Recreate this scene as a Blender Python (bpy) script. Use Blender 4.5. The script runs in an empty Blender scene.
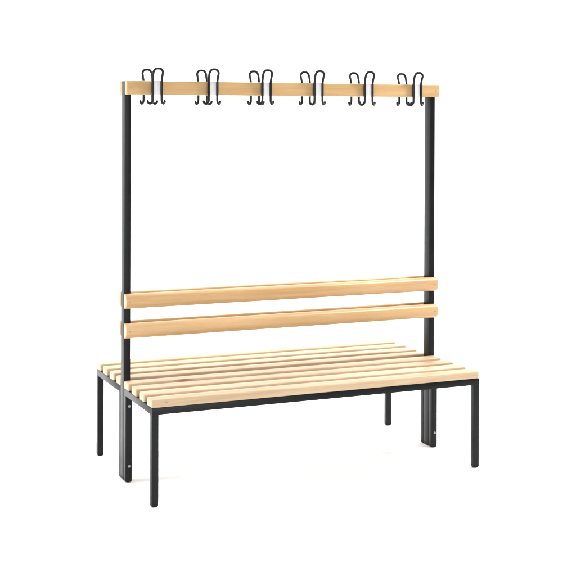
import bpy, bmesh, math, random
from mathutils import Vector, Matrix
random.seed(4)
C = bpy.context.scene.collection
SC = bpy.context.scene

# ------------------------------------------------------------------ camera
cam = bpy.data.cameras.new("camera")
cam.sensor_width = 36.0
cam.lens = 1283.86 / 576 * 36.0
cam.shift_y = -(288 - 111.09) / 576
cam.clip_start = 0.05
cam.clip_end = 200
co = bpy.data.objects.new("camera", cam)
C.objects.link(co)
YAW, ROLL = 0.4063, 0.0036
fwd = Vector((math.sin(YAW), math.cos(YAW), 0))
rt = Vector((math.cos(YAW), -math.sin(YAW), 0))
up = rt.cross(fwd)
R = rt * math.cos(ROLL) + up * math.sin(ROLL)
U = -rt * math.sin(ROLL) + up * math.cos(ROLL)
M = Matrix((R, U, -fwd)).transposed().to_4x4()
M.translation = Vector((-1.5096, -4.8531, 1.5654))
co.matrix_world = M
SC.camera = co

# ------------------------------------------------------------------ world, lamps, exposure
w = bpy.data.worlds.new("World")
SC.world = w
w.use_nodes = True
w.node_tree.nodes["Background"].inputs[0].default_value = (0.93, 0.96, 1.0, 1)
w.node_tree.nodes["Background"].inputs[1].default_value = 0.25
SC.view_settings.view_transform = 'Standard'
SC.view_settings.look = 'None'
SC.view_settings.exposure = 0.0
SC.view_settings.gamma = 1.0


def area(name, loc, target, sx, sy, watts, col=(1, 1, 1)):
    l = bpy.data.lights.new(name, 'AREA')
    l.shape = 'RECTANGLE'
    l.size, l.size_y, l.energy, l.color = sx, sy, watts, col
    o = bpy.data.objects.new(name, l)
    C.objects.link(o)
    o.location = loc
    d = Vector(target) - Vector(loc)
    o.rotation_euler = d.to_track_quat('-Z', 'Y').to_euler()
    return o


KEY = Vector((1.2, 0.4, 0.8)) + Vector((0.165, -0.09, 0.21)).normalized() * 3.6
area("key_softbox", KEY, (1.1, 0.4, 0.8), 0.62, 0.62, 138, (1.0, 0.985, 0.97))
area("added_overhead_fill", (0.8, 1.2, 4.6), (0.8, 1.2, 0), 7.0, 7.0, 372)  # added light with no known source, lifts floor and backdrop to white
area("added_front_fill", (-0.6, -6.6, 2.0), (0.75, 0.4, 0.4), 5.0, 3.4, 260)  # added fill behind the camera, brightens front faces and floor under bench
area("added_backdrop_fill", (2.4, 1.6, 4.4), (2.4, 4.6, 1.2), 9.0, 0.8, 220)  # unseen light added only so the backdrop clips to white
area("added_side_fill", (-3.2, 1.6, 1.3), (0.6, 0.5, 0.1), 2.4, 2.0, 185)  # added low fill from the left, lifts floor shade under the bench
area("added_side_fill", (5.6, 1.6, 1.3), (0.9, 0.5, 0.1), 2.4, 2.0, 235)  # second added fill, from the right, weakens shadows on the floor

# ------------------------------------------------------------------ materials


def newmat(name):
    m = bpy.data.materials.new(name)
    m.use_nodes = True
    nt = m.node_tree
    return m, nt, nt.nodes["Principled BSDF"]


def ramp(nt, stops):
    r = nt.nodes.new('ShaderNodeValToRGB')
    e = r.color_ramp.elements
    while len(e) < len(stops):
        e.new(0.5)
    for k, (p, c) in enumerate(stops):
        e[k].position = p
        e[k].color = c if len(c) == 4 else (*c, 1)
    return r


def mixc(nt, a, b, fac, mode='MIX'):
    n = nt.nodes.new('ShaderNodeMix')
    n.data_type = 'RGBA'
    n.blend_type = mode
    L = nt.links
    for s, v in ((n.inputs[0], fac), (n.inputs[6], a), (n.inputs[7], b)):
        if isinstance(v, (int, float)):
            s.default_value = v
        elif isinstance(v, tuple):
            s.default_value = (*v, 1)
        else:
            L.new(v, s)
    return n.outputs[2]


def wood(name, dark, mid, light, rough, spots=(), coat=0.0):
    """beech: long grain streaks along X, small rays, slow tone drift, a few knots"""
    m, nt, b = newmat(name)
    L = nt.links
    tc = nt.nodes.new('ShaderNodeTexCoord')
    oi = nt.nodes.new('ShaderNodeObjectInfo')
    off = nt.nodes.new('ShaderNodeVectorMath')
    off.operation = 'SCALE'
    comb = nt.nodes.new('ShaderNodeCombineXYZ')
    for i in range(3):
        L.new(oi.outputs['Random'], comb.inputs[i])
    L.new(comb.outputs[0], off.inputs[0])
    off.inputs['Scale'].default_value = 37.0
    add = nt.nodes.new('ShaderNodeVectorMath')
    L.new(tc.outputs['Object'], add.inputs[0])
    L.new(off.outputs[0], add.inputs[1])

    def noise(scale, sc, det, dist=0.0):
        mp = nt.nodes.new('ShaderNodeMapping')
        mp.inputs['Scale'].default_value = sc
        L.new(add.outputs[0], mp.inputs[0])
        n = nt.nodes.new('ShaderNodeTexNoise')
        n.inputs['Scale'].default_value = scale
        n.inputs['Detail'].default_value = det
        n.inputs['Distortion'].default_value = dist
        L.new(mp.outputs[0], n.inputs[0])
        return n.outputs[0]
    g = noise(1.0, (1.6, 42, 42), 3, 0.6)       # growth-ring streaks
    f = noise(1.0, (9, 420, 420), 2)            # fine fibre
    ray = noise(1.0, (120, 700, 420), 1)        # beech flecks
    slow = noise(1.0, (2.2, 5, 5), 1)
    r1 = ramp(nt, [(0.30, dark), (0.5, mid), (0.72, light)])
    L.new(g, r1.inputs[0])
    r2 = ramp(nt, [(0.3, (0.90, 0.88, 0.85)), (0.7, (1.05, 1.05, 1.05))])
    L.new(f, r2.inputs[0])
    c = mixc(nt, r1.outputs[0], r2.outputs[0], 0.8, 'MULTIPLY')
    r3 = ramp(nt, [(0.66, (1, 1, 1)), (0.74, (0.80, 0.72, 0.62))])
    L.new(ray, r3.inputs[0])
    c = mixc(nt, c, r3.outputs[0], 0.55, 'MULTIPLY')
    r4 = ramp(nt, [(0.3, (0.93, 0.90, 0.86)), (0.7, (1.05, 1.06, 1.08))])
    L.new(slow, r4.inputs[0])
    c = mixc(nt, c, r4.outputs[0], 0.9, 'MULTIPLY')
    # board to board difference
    r5 = ramp(nt, [(0.0, (0.91, 0.875, 0.84)), (0.5, (0.98, 0.985, 0.96)), (1.0, (1.04, 1.04, 1.05))])
    L.new(oi.outputs['Random'], r5.inputs[0])
    c = mixc(nt, c, r5.outputs[0], 1.0, 'MULTIPLY')
    for (sx, sy, sz, rx, rr, col, amt) in spots:   # knots at fixed places on the board
        mp = nt.nodes.new('ShaderNodeMapping')
        mp.vector_type = 'POINT'
        mp.inputs['Location'].default_value = (-sx / rx, -sy / rr, -sz / rr)
        mp.inputs['Scale'].default_value = (1 / rx, 1 / rr, 1 / rr)
        L.new(tc.outputs['Object'], mp.inputs[0])
        ln = nt.nodes.new('ShaderNodeVectorMath')
        ln.operation = 'LENGTH'
        L.new(mp.outputs[0], ln.inputs[0])
        rk = ramp(nt, [(0.0, (amt,) * 3), (0.35, (amt * .8,) * 3), (1.0, (0, 0, 0))])
        L.new(ln.outputs['Value'], rk.inputs[0])
        c = mixc(nt, c, col, rk.outputs[0])
    L.new(c, b.inputs['Base Color'])
    b.inputs['Roughness'].default_value = rough
    b.inputs['Specular IOR Level'].default_value = 0.25
    b.inputs['Coat Weight'].default_value = coat
    b.inputs['Coat Roughness'].default_value = 0.3
    bp = nt.nodes.new('ShaderNodeBump')
    bp.inputs['Strength'].default_value = 0.12
    bp.inputs['Distance'].default_value = 0.0006
    L.new(f, bp.inputs['Height'])
    L.new(bp.outputs[0], b.inputs['Normal'])
    return m


SEAT = ((0.395, 0.277, 0.168), (0.445, 0.326, 0.21), (0.49, 0.373, 0.252))
RAIL = ((0.435, 0.262, 0.115), (0.475, 0.302, 0.145), (0.515, 0.342, 0.18))
m_seat = wood('beech_slat', *SEAT, 0.42)
m_seat_knot = wood('beech_slat_knotted', *SEAT, 0.42,
                   [(-0.505, -0.0315, 0.028, 0.055, 0.0100, (0.17, 0.075, 0.03), 0.97)])
m_seat_mark = wood('beech_slat_marked', *SEAT, 0.42,
                   [(-0.69, -0.0345, 0.018, 0.010, 0.003, (0.22, 0.10, 0.05), 0.8)])
m_rail = wood('beech_rail', *RAIL, 0.36, coat=0.3)
m_hrail = wood('beech_hook_rail', (0.41, 0.262, 0.115), (0.44, 0.292, 0.138), (0.475, 0.328, 0.168), 0.45)


def metal(name, col, rough, spec=0.5, bump=0.1, sc=900):
    m, nt, b = newmat(name)
    L = nt.links
    tc = nt.nodes.new('ShaderNodeTexCoord')
    n = nt.nodes.new('ShaderNodeTexNoise')
    n.inputs['Scale'].default_value = sc
    n.inputs['Detail'].default_value = 2
    L.new(tc.outputs['Object'], n.inputs[0])
    n2 = nt.nodes.new('ShaderNodeTexNoise')
    n2.inputs['Scale'].default_value = 14
    n2.inputs['Detail'].default_value = 4
    L.new(tc.outputs['Object'], n2.inputs[0])
    r = ramp(nt, [(0.3, tuple(x * 0.85 for x in col)), (0.7, tuple(x * 1.15 for x in col))])
    L.new(n2.outputs[0], r.inputs[0])
    L.new(r.outputs[0], b.inputs['Base Color'])
    mr = nt.nodes.new('ShaderNodeMapRange')
    mr.inputs['To Min'].default_value = rough - 0.05
    mr.inputs['To Max'].default_value = rough + 0.06
    L.new(n2.outputs[0], mr.inputs[0])
    L.new(mr.outputs[0], b.inputs['Roughness'])
    b.inputs['Specular IOR Level'].default_value = spec
    bp = nt.nodes.new('ShaderNodeBump')
    bp.inputs['Strength'].default_value = bump
    bp.inputs['Distance'].default_value = 0.0003
    L.new(n.outputs[0], bp.inputs['Height'])
    L.new(bp.outputs[0], b.inputs['Normal'])
    return m


m_black = metal('black_powder_coat', (0.0055, 0.0062, 0.0068), 0.36, 0.16)
m_wire = metal('black_coated_wire', (0.007, 0.0075, 0.008), 0.34, 0.2, 0.03)
m_cap = metal('black_plastic_cap', (0.0055, 0.0062, 0.0068), 0.42, 0.13, 0.05)
m_zinc = metal('zinc_bolt', (0.30, 0.31, 0.33), 0.35, 0.5, 0.0)
m_zinc.node_tree.nodes["Principled BSDF"].inputs['Metallic'].default_value = 0.9
m_screw = metal('dull_screw', (0.30, 0.25, 0.18), 0.45, 0.5, 0.0)
m_screw.node_tree.nodes["Principled BSDF"].inputs['Metallic'].default_value = 0.6
m_plate = metal('pale_grey_plate', (0.50, 0.50, 0.508), 0.45, 0.5, 0.02)


def white(name):
    m, nt, b = newmat(name)
    tc = nt.nodes.new('ShaderNodeTexCoord')
    n = nt.nodes.new('ShaderNodeTexNoise')
    n.inputs['Scale'].default_value = 3
    nt.links.new(tc.outputs['Object'], n.inputs[0])
    r = ramp(nt, [(0, (0.925, 0.925, 0.925)), (1, (0.935, 0.935, 0.935))])
    nt.links.new(n.outputs[0], r.inputs[0])
    nt.links.new(r.outputs[0], b.inputs['Base Color'])
    b.inputs['Roughness'].default_value = 0.9
    b.inputs['Specular IOR Level'].default_value = 0.1
    return m


m_white = white('white_seamless_paper')

# ------------------------------------------------------------------ helpers


def link(name, bm, mat, parent=None, loc=(0, 0, 0), smooth=True):
    me = bpy.data.meshes.new(name)
    bmesh.ops.recalc_face_normals(bm, faces=bm.faces)
    bm.to_mesh(me)
    bm.free()
    me.materials.append(mat)
    if smooth:
        for p in me.polygons:
            p.use_smooth = True
        me.set_sharp_from_angle(angle=math.radians(35))
    o = bpy.data.objects.new(name, me)
    C.objects.link(o)
    if parent:
        o.parent = parent
    o.location = loc
    return o


def box(bm, x0, x1, y0, y1, z0, z1):
    vs = [bm.verts.new((x, y, z)) for x in (x0, x1) for y in (y0, y1) for z in (z0, z1)]
    for f in ((0, 1, 3, 2), (4, 6, 7, 5), (0, 4, 5, 1), (2, 3, 7, 6), (0, 2, 6, 4), (1, 5, 7, 3)):
        bm.faces.new([vs[i] for i in f])
    return vs


def bevel(bm, edges, r, seg=3):
    bmesh.ops.bevel(bm, geom=list(edges), offset=r, offset_type='OFFSET', segments=seg,
                    profile=0.5, affect='EDGES', clamp_overlap=True)


def bar(lx, ly, lz, r, seg=3, only=None):
    """bevelled bar centred in x,y with its bottom at z=0"""
    bm = bmesh.new()
    box(bm, -lx / 2, lx / 2, -ly / 2, ly / 2, 0, lz)
    es = [e for e in bm.edges if only is None or only(e)]
    bevel(bm, es, r, seg)
    return bm


def profile_bar(L, pts, end_r=0.004, seg=2):
    """extrudes the closed y,z outline pts along x, ends softly bevelled"""
    bm = bmesh.new()
    a = [bm.verts.new((-L / 2, y, z)) for y, z in pts]
    b = [bm.verts.new((L / 2, y, z)) for y, z in pts]
    n = len(pts)
    for i in range(n):
        bm.faces.new((a[i], a[(i + 1) % n], b[(i + 1) % n], b[i]))
    bm.faces.new(a)
    bm.faces.new(list(reversed(b)))
    bm.edges.ensure_lookup_table()
    ends = [e for e in bm.edges if abs(e.verts[0].co.x - e.verts[1].co.x) < 1e-6]
    bevel(bm, ends, end_r, seg)
    return bm


def rrect(y0, y1, z0, z1, rf, rb, n=7):
    """outline in y,z: front (y0) corners radius rf, back corners radius rb"""
    out = []
    for cy, cz, r, a0 in ((y0 + rf, z0 + rf, rf, 180), (y1 - rb, z0 + rb, rb, 270),
                          (y1 - rb, z1 - rb, rb, 0), (y0 + rf, z1 - rf, rf, 90)):
        for k in range(n + 1):
            a = math.radians(a0 + 90 * k / n)
            out.append((cy + r * math.cos(a), cz + r * math.sin(a)))
    return out


def crowned(y0, y1, z0, z1, rf, rb, crown):
    """as rrect, with the front face bellied out"""
    pts = rrect(y0, y1, z0, z1, rf, rb)
    za, zb = z0 + rf, z1 - rf
    pts += [(y0, zb + (za - zb) * k / 8) for k in range(1, 8)]
    zc, hh = (z0 + z1) / 2, (z1 - z0) / 2
    return [(y + (crown * ((z - zc) / hh) ** 2 if y < (y0 + y1) / 2 else 0), z) for y, z in pts]


def tube(bm, pts, r, n=12):
    """round wire along pts with domed ends"""
    P = [Vector(p) for p in pts]
    tang = []
    for i in range(len(P)):
        a = P[max(i - 1, 0)]
        b = P[min(i + 1, len(P) - 1)]
        tang.append((b - a).normalized())
    nrm = tang[0].orthogonal().normalized()
    rings = []
    dome = [(-1.0, 0.02), (-0.86, 0.5), (-0.5, 0.87)]

    def ring(c, nn, t, rad):
        bb = t.cross(nn).normalized()
        return [bm.verts.new(c + (nn * math.cos(2 * math.pi * k / n) + bb * math.sin(2 * math.pi * k / n)) * rad)
                for k in range(n)]
    for i, p in enumerate(P):
        nrm = (nrm - tang[i] * nrm.dot(tang[i])).normalized()
        if i == 0:
            for d, s in dome:
                rings.append(ring(p + tang[0] * d * r, nrm, tang[0], r * s))
        rings.append(ring(p, nrm, tang[i], r))
        if i == len(P) - 1:
            for d, s in reversed(dome):
                rings.append(ring(p - tang[i] * d * r, nrm, tang[i], r * s))
    for a, b in zip(rings, rings[1:]):
        for k in range(n):
            bm.faces.new((a[k], a[(k + 1) % n], b[(k + 1) % n], b[k]))
    bm.faces.new(rings[0])
    bm.faces.new(list(reversed(rings[-1])))


def smooth_path(ctrl, per=8):
    """Catmull-Rom through ctrl"""
    P = [Vector(c) for c in ctrl]
    P = [P[0] * 2 - P[1]] + P + [P[-1] * 2 - P[-2]]
    out = []
    for i in range(1, len(P) - 2):
        for k in range(per):
            t = k / per
            a, b, c, d = P[i - 1], P[i], P[i + 1], P[i + 2]
            out.append(0.5 * ((2 * b) + (c - a) * t + (2 * a - 5 * b + 4 * c - d) * t * t + (3 * b - a - 3 * c + d) * t ** 3))
    out.append(P[-2])
    return out


def copy_part(o, parent, loc, rotz=0.0):
    c = o.copy()
    C.objects.link(c)
    c.parent = parent
    c.location = loc
    c.rotation_euler = (0, 0, rotz)
    for ch in list(o.children):
        d = ch.copy()
        C.objects.link(d)
        d.parent = c
    return c


# ------------------------------------------------------------------ the setting
bm = bmesh.new()
vs = [bm.verts.new(p) for p in ((-14, -12, 0), (16, -12, 0), (16, 4, 0), (-14, 4, 0))]
bm.faces.new(vs)
fl = link('floor', bm, m_white, smooth=False)
fl['kind'] = 'structure'
bm = bmesh.new()
prof = [(4.0, 0.0)] + [(4.0 + 1.2 * math.sin(math.radians(a)), 1.2 - 1.2 * math.cos(math.radians(a)))
                       for a in range(6, 91, 6)] + [(5.2, 6.5)]
rows = [(bm.verts.new((-14, y, z)), bm.verts.new((16, y, z))) for y, z in prof]
for a, b in zip(rows, rows[1:]):
    bm.faces.new((a[0], a[1], b[1], b[0]))
bd = link('backdrop', bm, m_white)
bd['kind'] = 'structure'

# ------------------------------------------------------------------ the bench
W, D, H, T = 1.5, 0.848, 0.3933, 0.0285       # length, depth, frame top, tube width
YL = 0.367                                    # front of the rear legs
P0, P1 = 0.3985, 0.4495                       # the uprights, front and back face
OX, OY = W / 2, D / 2
root = bpy.data.objects.new('cloakroom_bench', None)
C.objects.link(root)
root.location = (OX, OY, 0)
root['label'] = 'double-sided pale beech cloakroom bench on a black steel frame with a high coat hook rail'
root['category'] = 'bench'


def L3(x, y, z):
    return (x - OX, y - OY, z)


# seat frames: one welded ring of square tube each
def ring_bm(ly):
    bm = bmesh.new()
    lx = W
    t = T
    outs, ins = [], []
    for z in (H - T, H - 0.0006):
        outs.append([bm.verts.new((sx * lx / 2, sy * ly / 2, z)) for sx, sy in ((-1, -1), (1, -1), (1, 1), (-1, 1))])
        ins.append([bm.verts.new((sx * (lx / 2 - t), sy * (ly / 2 - t), z)) for sx, sy in ((-1, -1), (1, -1), (1, 1), (-1, 1))])
    for k in range(4):
        j = (k + 1) % 4
        bm.faces.new((outs[0][k], outs[0][j], outs[1][j], outs[1][k]))
        bm.faces.new((ins[0][k], ins[1][k], ins[1][j], ins[0][j]))
        bm.faces.new((outs[0][k], ins[0][k], ins[0][j], outs[0][j]))
        bm.faces.new((outs[1][k], outs[1][j], ins[1][j], ins[1][k]))
    es = [e for e in bm.edges if not (abs(e.verts[0].co.x) != abs(e.verts[1].co.x) and abs(e.verts[0].co.y) != abs(e.verts[1].co.y))]
    es = [e for e in es if e.verts[0].co.z > H - T + 0.001 or e.verts[1].co.z > H - T + 0.001]
    bevel(bm, es, 0.0025, 2)
    return bm


FD = P0 - 0.0008
f1 = link('seat_frame', ring_bm(FD), m_black, root, L3(W / 2, FD / 2, 0))
f2 = f1.copy()
C.objects.link(f2)
f2.parent = root
f2.location = L3(W / 2, D - FD / 2, 0)

# legs
vert = lambda e: abs(e.verts[0].co.z - e.verts[1].co.z) > 0.01
leg = link('leg', bar(T, T, H - T - 0.016 - 0.0001, 0.003, 3, vert), m_black, root, L3(T / 2, T / 2, 0.016))


def foot_bm(lx, ly, h=0.0158, rb=0.0085, rc=0.003):
    """plastic end cap: rounded rectangle drawn in towards the floor"""
    bm = bmesh.new()
    rings = []
    prof = [(0.0, 0.0)] + [(rb * (1 - math.cos(math.radians(q))), h - rb + rb * math.sin(math.radians(q)))
                           for q in range(0, 91, 15)]
    for ins, dz in prof:
        ax, ay = lx / 2 - ins, ly / 2 - ins
        rr = rc + ins * 0.45
        rg = []
        for cx, cy, a0 in ((ax - rr, ay - rr, 0), (-ax + rr, ay - rr, 90), (-ax + rr, -ay + rr, 180), (ax - rr, -ay + rr, 270)):
            for k in range(5):
                q = math.radians(a0 + 22.5 * k)
                rg.append(bm.verts.new((cx + rr * math.cos(q), cy + rr * math.sin(q), -dz)))
        rings.append(rg)
    n = len(rings[0])
    for p, q in zip(rings, rings[1:]):
        for k in range(n):
            bm.faces.new((p[k], p[(k + 1) % n], q[(k + 1) % n], q[k]))
    bm.faces.new(rings[0])
    bm.faces.new(list(reversed(rings[-1])))
    return bm


foot = link('foot_cap', foot_bm(T - 0.0004, T - 0.0004), m_cap, leg, (0, 0, -0.0002))
legs = [leg]
for x, y in ((W - T / 2, T / 2), (T / 2, D - T / 2), (W - T / 2, D - T / 2)):
    legs.append(copy_part(leg, root, L3(x, y, 0.016)))


def bolt_bm():
    bm = bmesh.new()
    bmesh.ops.create_cone(bm, cap_ends=True, segments=20, radius1=0.0055, radius2=0.0055, depth=0.0016)
    bmesh.ops.create_uvsphere(bm, u_segments=16, v_segments=8, radius=0.0042,
                              matrix=Matrix.Translation((0, 0, 0.0012)) @ Matrix.Diagonal((1, 1, 0.55, 1)))
    bmesh.ops.rotate(bm, verts=bm.verts, matrix=Matrix.Rotation(math.radians(90), 3, 'X'))
    return bm


# the four legs beside the uprights, each with its two bolts
rear = link('leg', bar(T, T, H - T - 0.016 - 0.0001, 0.0022, 3, vert), m_black, root, L3(T / 2, YL + T / 2 + 0.0020, 0.016))
link('foot_cap', foot_bm(T - 0.0004, T - 0.0004), m_cap, rear, (0, 0, -0.0002))
b1 = link('bolt', bolt_bm(), m_zinc, rear, (0.001, -T / 2 - 0.0008, 0.3215 - 0.016))
b2 = b1.copy()
C.objects.link(b2)
b2.parent = rear
b2.location = (0.001, -T / 2 - 0.0008, 0.069 - 0.016)
RY = T / 2 + 0.0022
copy_part(rear, root, L3(W - T / 2, YL + RY, 0.016))
copy_part(rear, root, L3(T / 2, D - YL - RY, 0.016), math.pi)
copy_part(rear, root, L3(W - T / 2, D - YL - RY, 0.016), math.pi)

# uprights from the floor to the hook rail
HT, HB = 1.691, 1.6331
upr = link('upright', bar(T, P1 - P0, HT - 0.004 - 0.016, 0.0028, 3, vert), m_black, root, L3(T / 2, (P0 + P1) / 2, 0.016))
link('foot_cap', foot_bm(T - 0.0004, P1 - P0 - 0.0004), m_cap, upr, (0, 0, -0.0002))
bm = bar(T - 0.001, P1 - P0 - 0.001, 0.0034, 0.0014, 2, lambda e: min(v.co.z for v in e.verts) > 0.002)
link('end_cap', bm, m_cap, upr, (0, 0, HT - 0.0198))
copy_part(upr, root, L3(W - T / 2, (P0 + P1) / 2, 0.016))


# seat slats, four to each side
def slat_bm():
    bm = bmesh.new()
    box(bm, -W / 2 - 0.0005, W / 2 + 0.0005, -0.0345, 0.0345, 0, 0.031)
    bevel(bm, [e for e in bm.edges if vert(e)], 0.0085, 5)
    bevel(bm, [e for e in bm.edges if all(v.co.z > 0.0305 for v in e.verts)], 0.0058, 4)
    bevel(bm, [e for e in bm.edges if all(v.co.z < 0.0005 for v in e.verts)], 0.0012, 1)
    return bm


slat0 = None
for k in range(8):
    y = (0.0345 + 0.1097 * k) if k < 4 else (D - 0.0345 - 0.1097 * (7 - k))
    if slat0 is None:
        slat0 = link('seat_slat', slat_bm(), m_seat, root, L3(W / 2, y, H))
        s = slat0
    else:
        s = slat0.copy()
        s.data = slat0.data if k != 3 else slat0.data.copy()
        C.objects.link(s)
        s.location = L3(W / 2, y, H)
    if k == 3:
        s.data.materials[0] = m_seat_knot
        s['label'] = 'seat slat with a dark knot'
# the front slat carries a small brown mark
slat0.data = slat0.data.copy()
slat0.data.materials[0] = m_seat_mark


def screw_bm(r=0.0038):
    bm = bmesh.new()
    bmesh.ops.create_cone(bm, cap_ends=True, segments=20, radius1=r, radius2=r * 0.75, depth=0.0012)
    bmesh.ops.create_cone(bm, cap_ends=True, segments=6, radius1=r * 0.42, radius2=r * 0.42, depth=0.0006,
                          matrix=Matrix.Translation((0, 0, 0.0009)))
    bmesh.ops.rotate(bm, verts=bm.verts, matrix=Matrix.Rotation(math.radians(90), 3, 'X'))
    return bm


def rail(name, y0, y1, z0, z1, rf, rb, mat, flip, crown=0.0):
    th = y1 - y0
    bm = profile_bar(W + 0.001, crowned(-th / 2, th / 2, 0, z1 - z0, rf, rb, crown), 0.0035, 3)
    o = link(name, bm, mat, root, L3(W / 2, (y0 + y1) / 2, z0))
    if flip:
        o.rotation_euler = (0, 0, math.pi)
    for sx in (-1, 1):
        link('screw', screw_bm(), m_screw, o, (sx * (W / 2 - 0.0165), -th / 2 - 0.0004, (z1 - z0) / 2))
    return o


TH = 0.0345
for flip in (False, True):
    def yy(a, b):
        return (a, b) if not flip else (D - b, D - a)
    a, b = yy(P0 - 0.0006 - TH, P0 - 0.0006)
    rail('backrest_rail', a, b, 0.7292, 0.7925, 0.013, 0.008, m_rail, flip, 0.009)
    rail('backrest_rail', a, b, 0.6042, 0.6675, 0.013, 0.008, m_rail, flip, 0.009)
    rail('hook_rail', a, b, HB, HT, 0.004, 0.003, m_hrail, flip)


# coat hooks: one bent wire on a pale plate
def hook_bm():
    hw, r = 0.0195, 0.0056
    zt, zb = 1.7435 - HB, 1.5955 - HB          # relative to rail bottom
    lean = -0.014
    half = [(0.0375, 0.013, zb + 0.0105), (0.0365, 0.012, zb + 0.0050), (0.0315, 0.0085, zb + 0.0005),
            (0.0255, 0.004, zb + 0.0015), (0.0205, 0.0008, zb + 0.0095), (hw, 0, zb + 0.020), (hw, 0, zb + 0.045),
            (hw, 0, 0.030), (hw, 0, 0.052), (hw + 0.0005, -0.002, 0.066), (hw + 0.0010, lean * 0.55, zt - 0.028),
            (hw + 0.0008, lean, zt - 0.0135), (hw * 0.62, lean * 1.08, zt - 0.0022)]
    pts = [(x, y, z) for x, y, z in half] + [(0, lean * 1.1, zt)] + [(-x, y, z) for x, y, z in reversed(half)]
    bm = bmesh.new()
    tube(bm, smooth_path(pts, 6), r, 12)
    return bm


def plate_bm():
    bm = bmesh.new()
    h = HT - HB + 0.001
    box(bm, -0.0185, 0.0185, -0.0118, 0.0, -0.0005, h - 0.0005)
    bevel(bm, [e for e in bm.edges if abs(e.verts[0].co.y - e.verts[1].co.y) > 0.005], 0.007, 5)
    bevel(bm, [e for e in bm.edges if all(v.co.y < -0.0115 for v in e.verts)], 0.0012, 2)
    return bm


YF = P0 - 0.0006 - TH                          # front face of the front hook rail
XS = [0.1273, 0.3778, 0.6268, 0.8773, 1.1275, 1.3782]
hook = link('coat_hook', hook_bm(), m_wire, root, L3(XS[0], YF - 0.0125, HB))
pl = link('mounting_plate', plate_bm(), m_plate, hook, (0, 0.0122, 0))
for k in range(1, 6):
    copy_part(hook, root, L3(XS[k], YF - 0.0125, HB))
for k in range(6):
    copy_part(hook, root, L3(XS[k] + 0.004, D - YF + 0.0125, HB), math.pi)
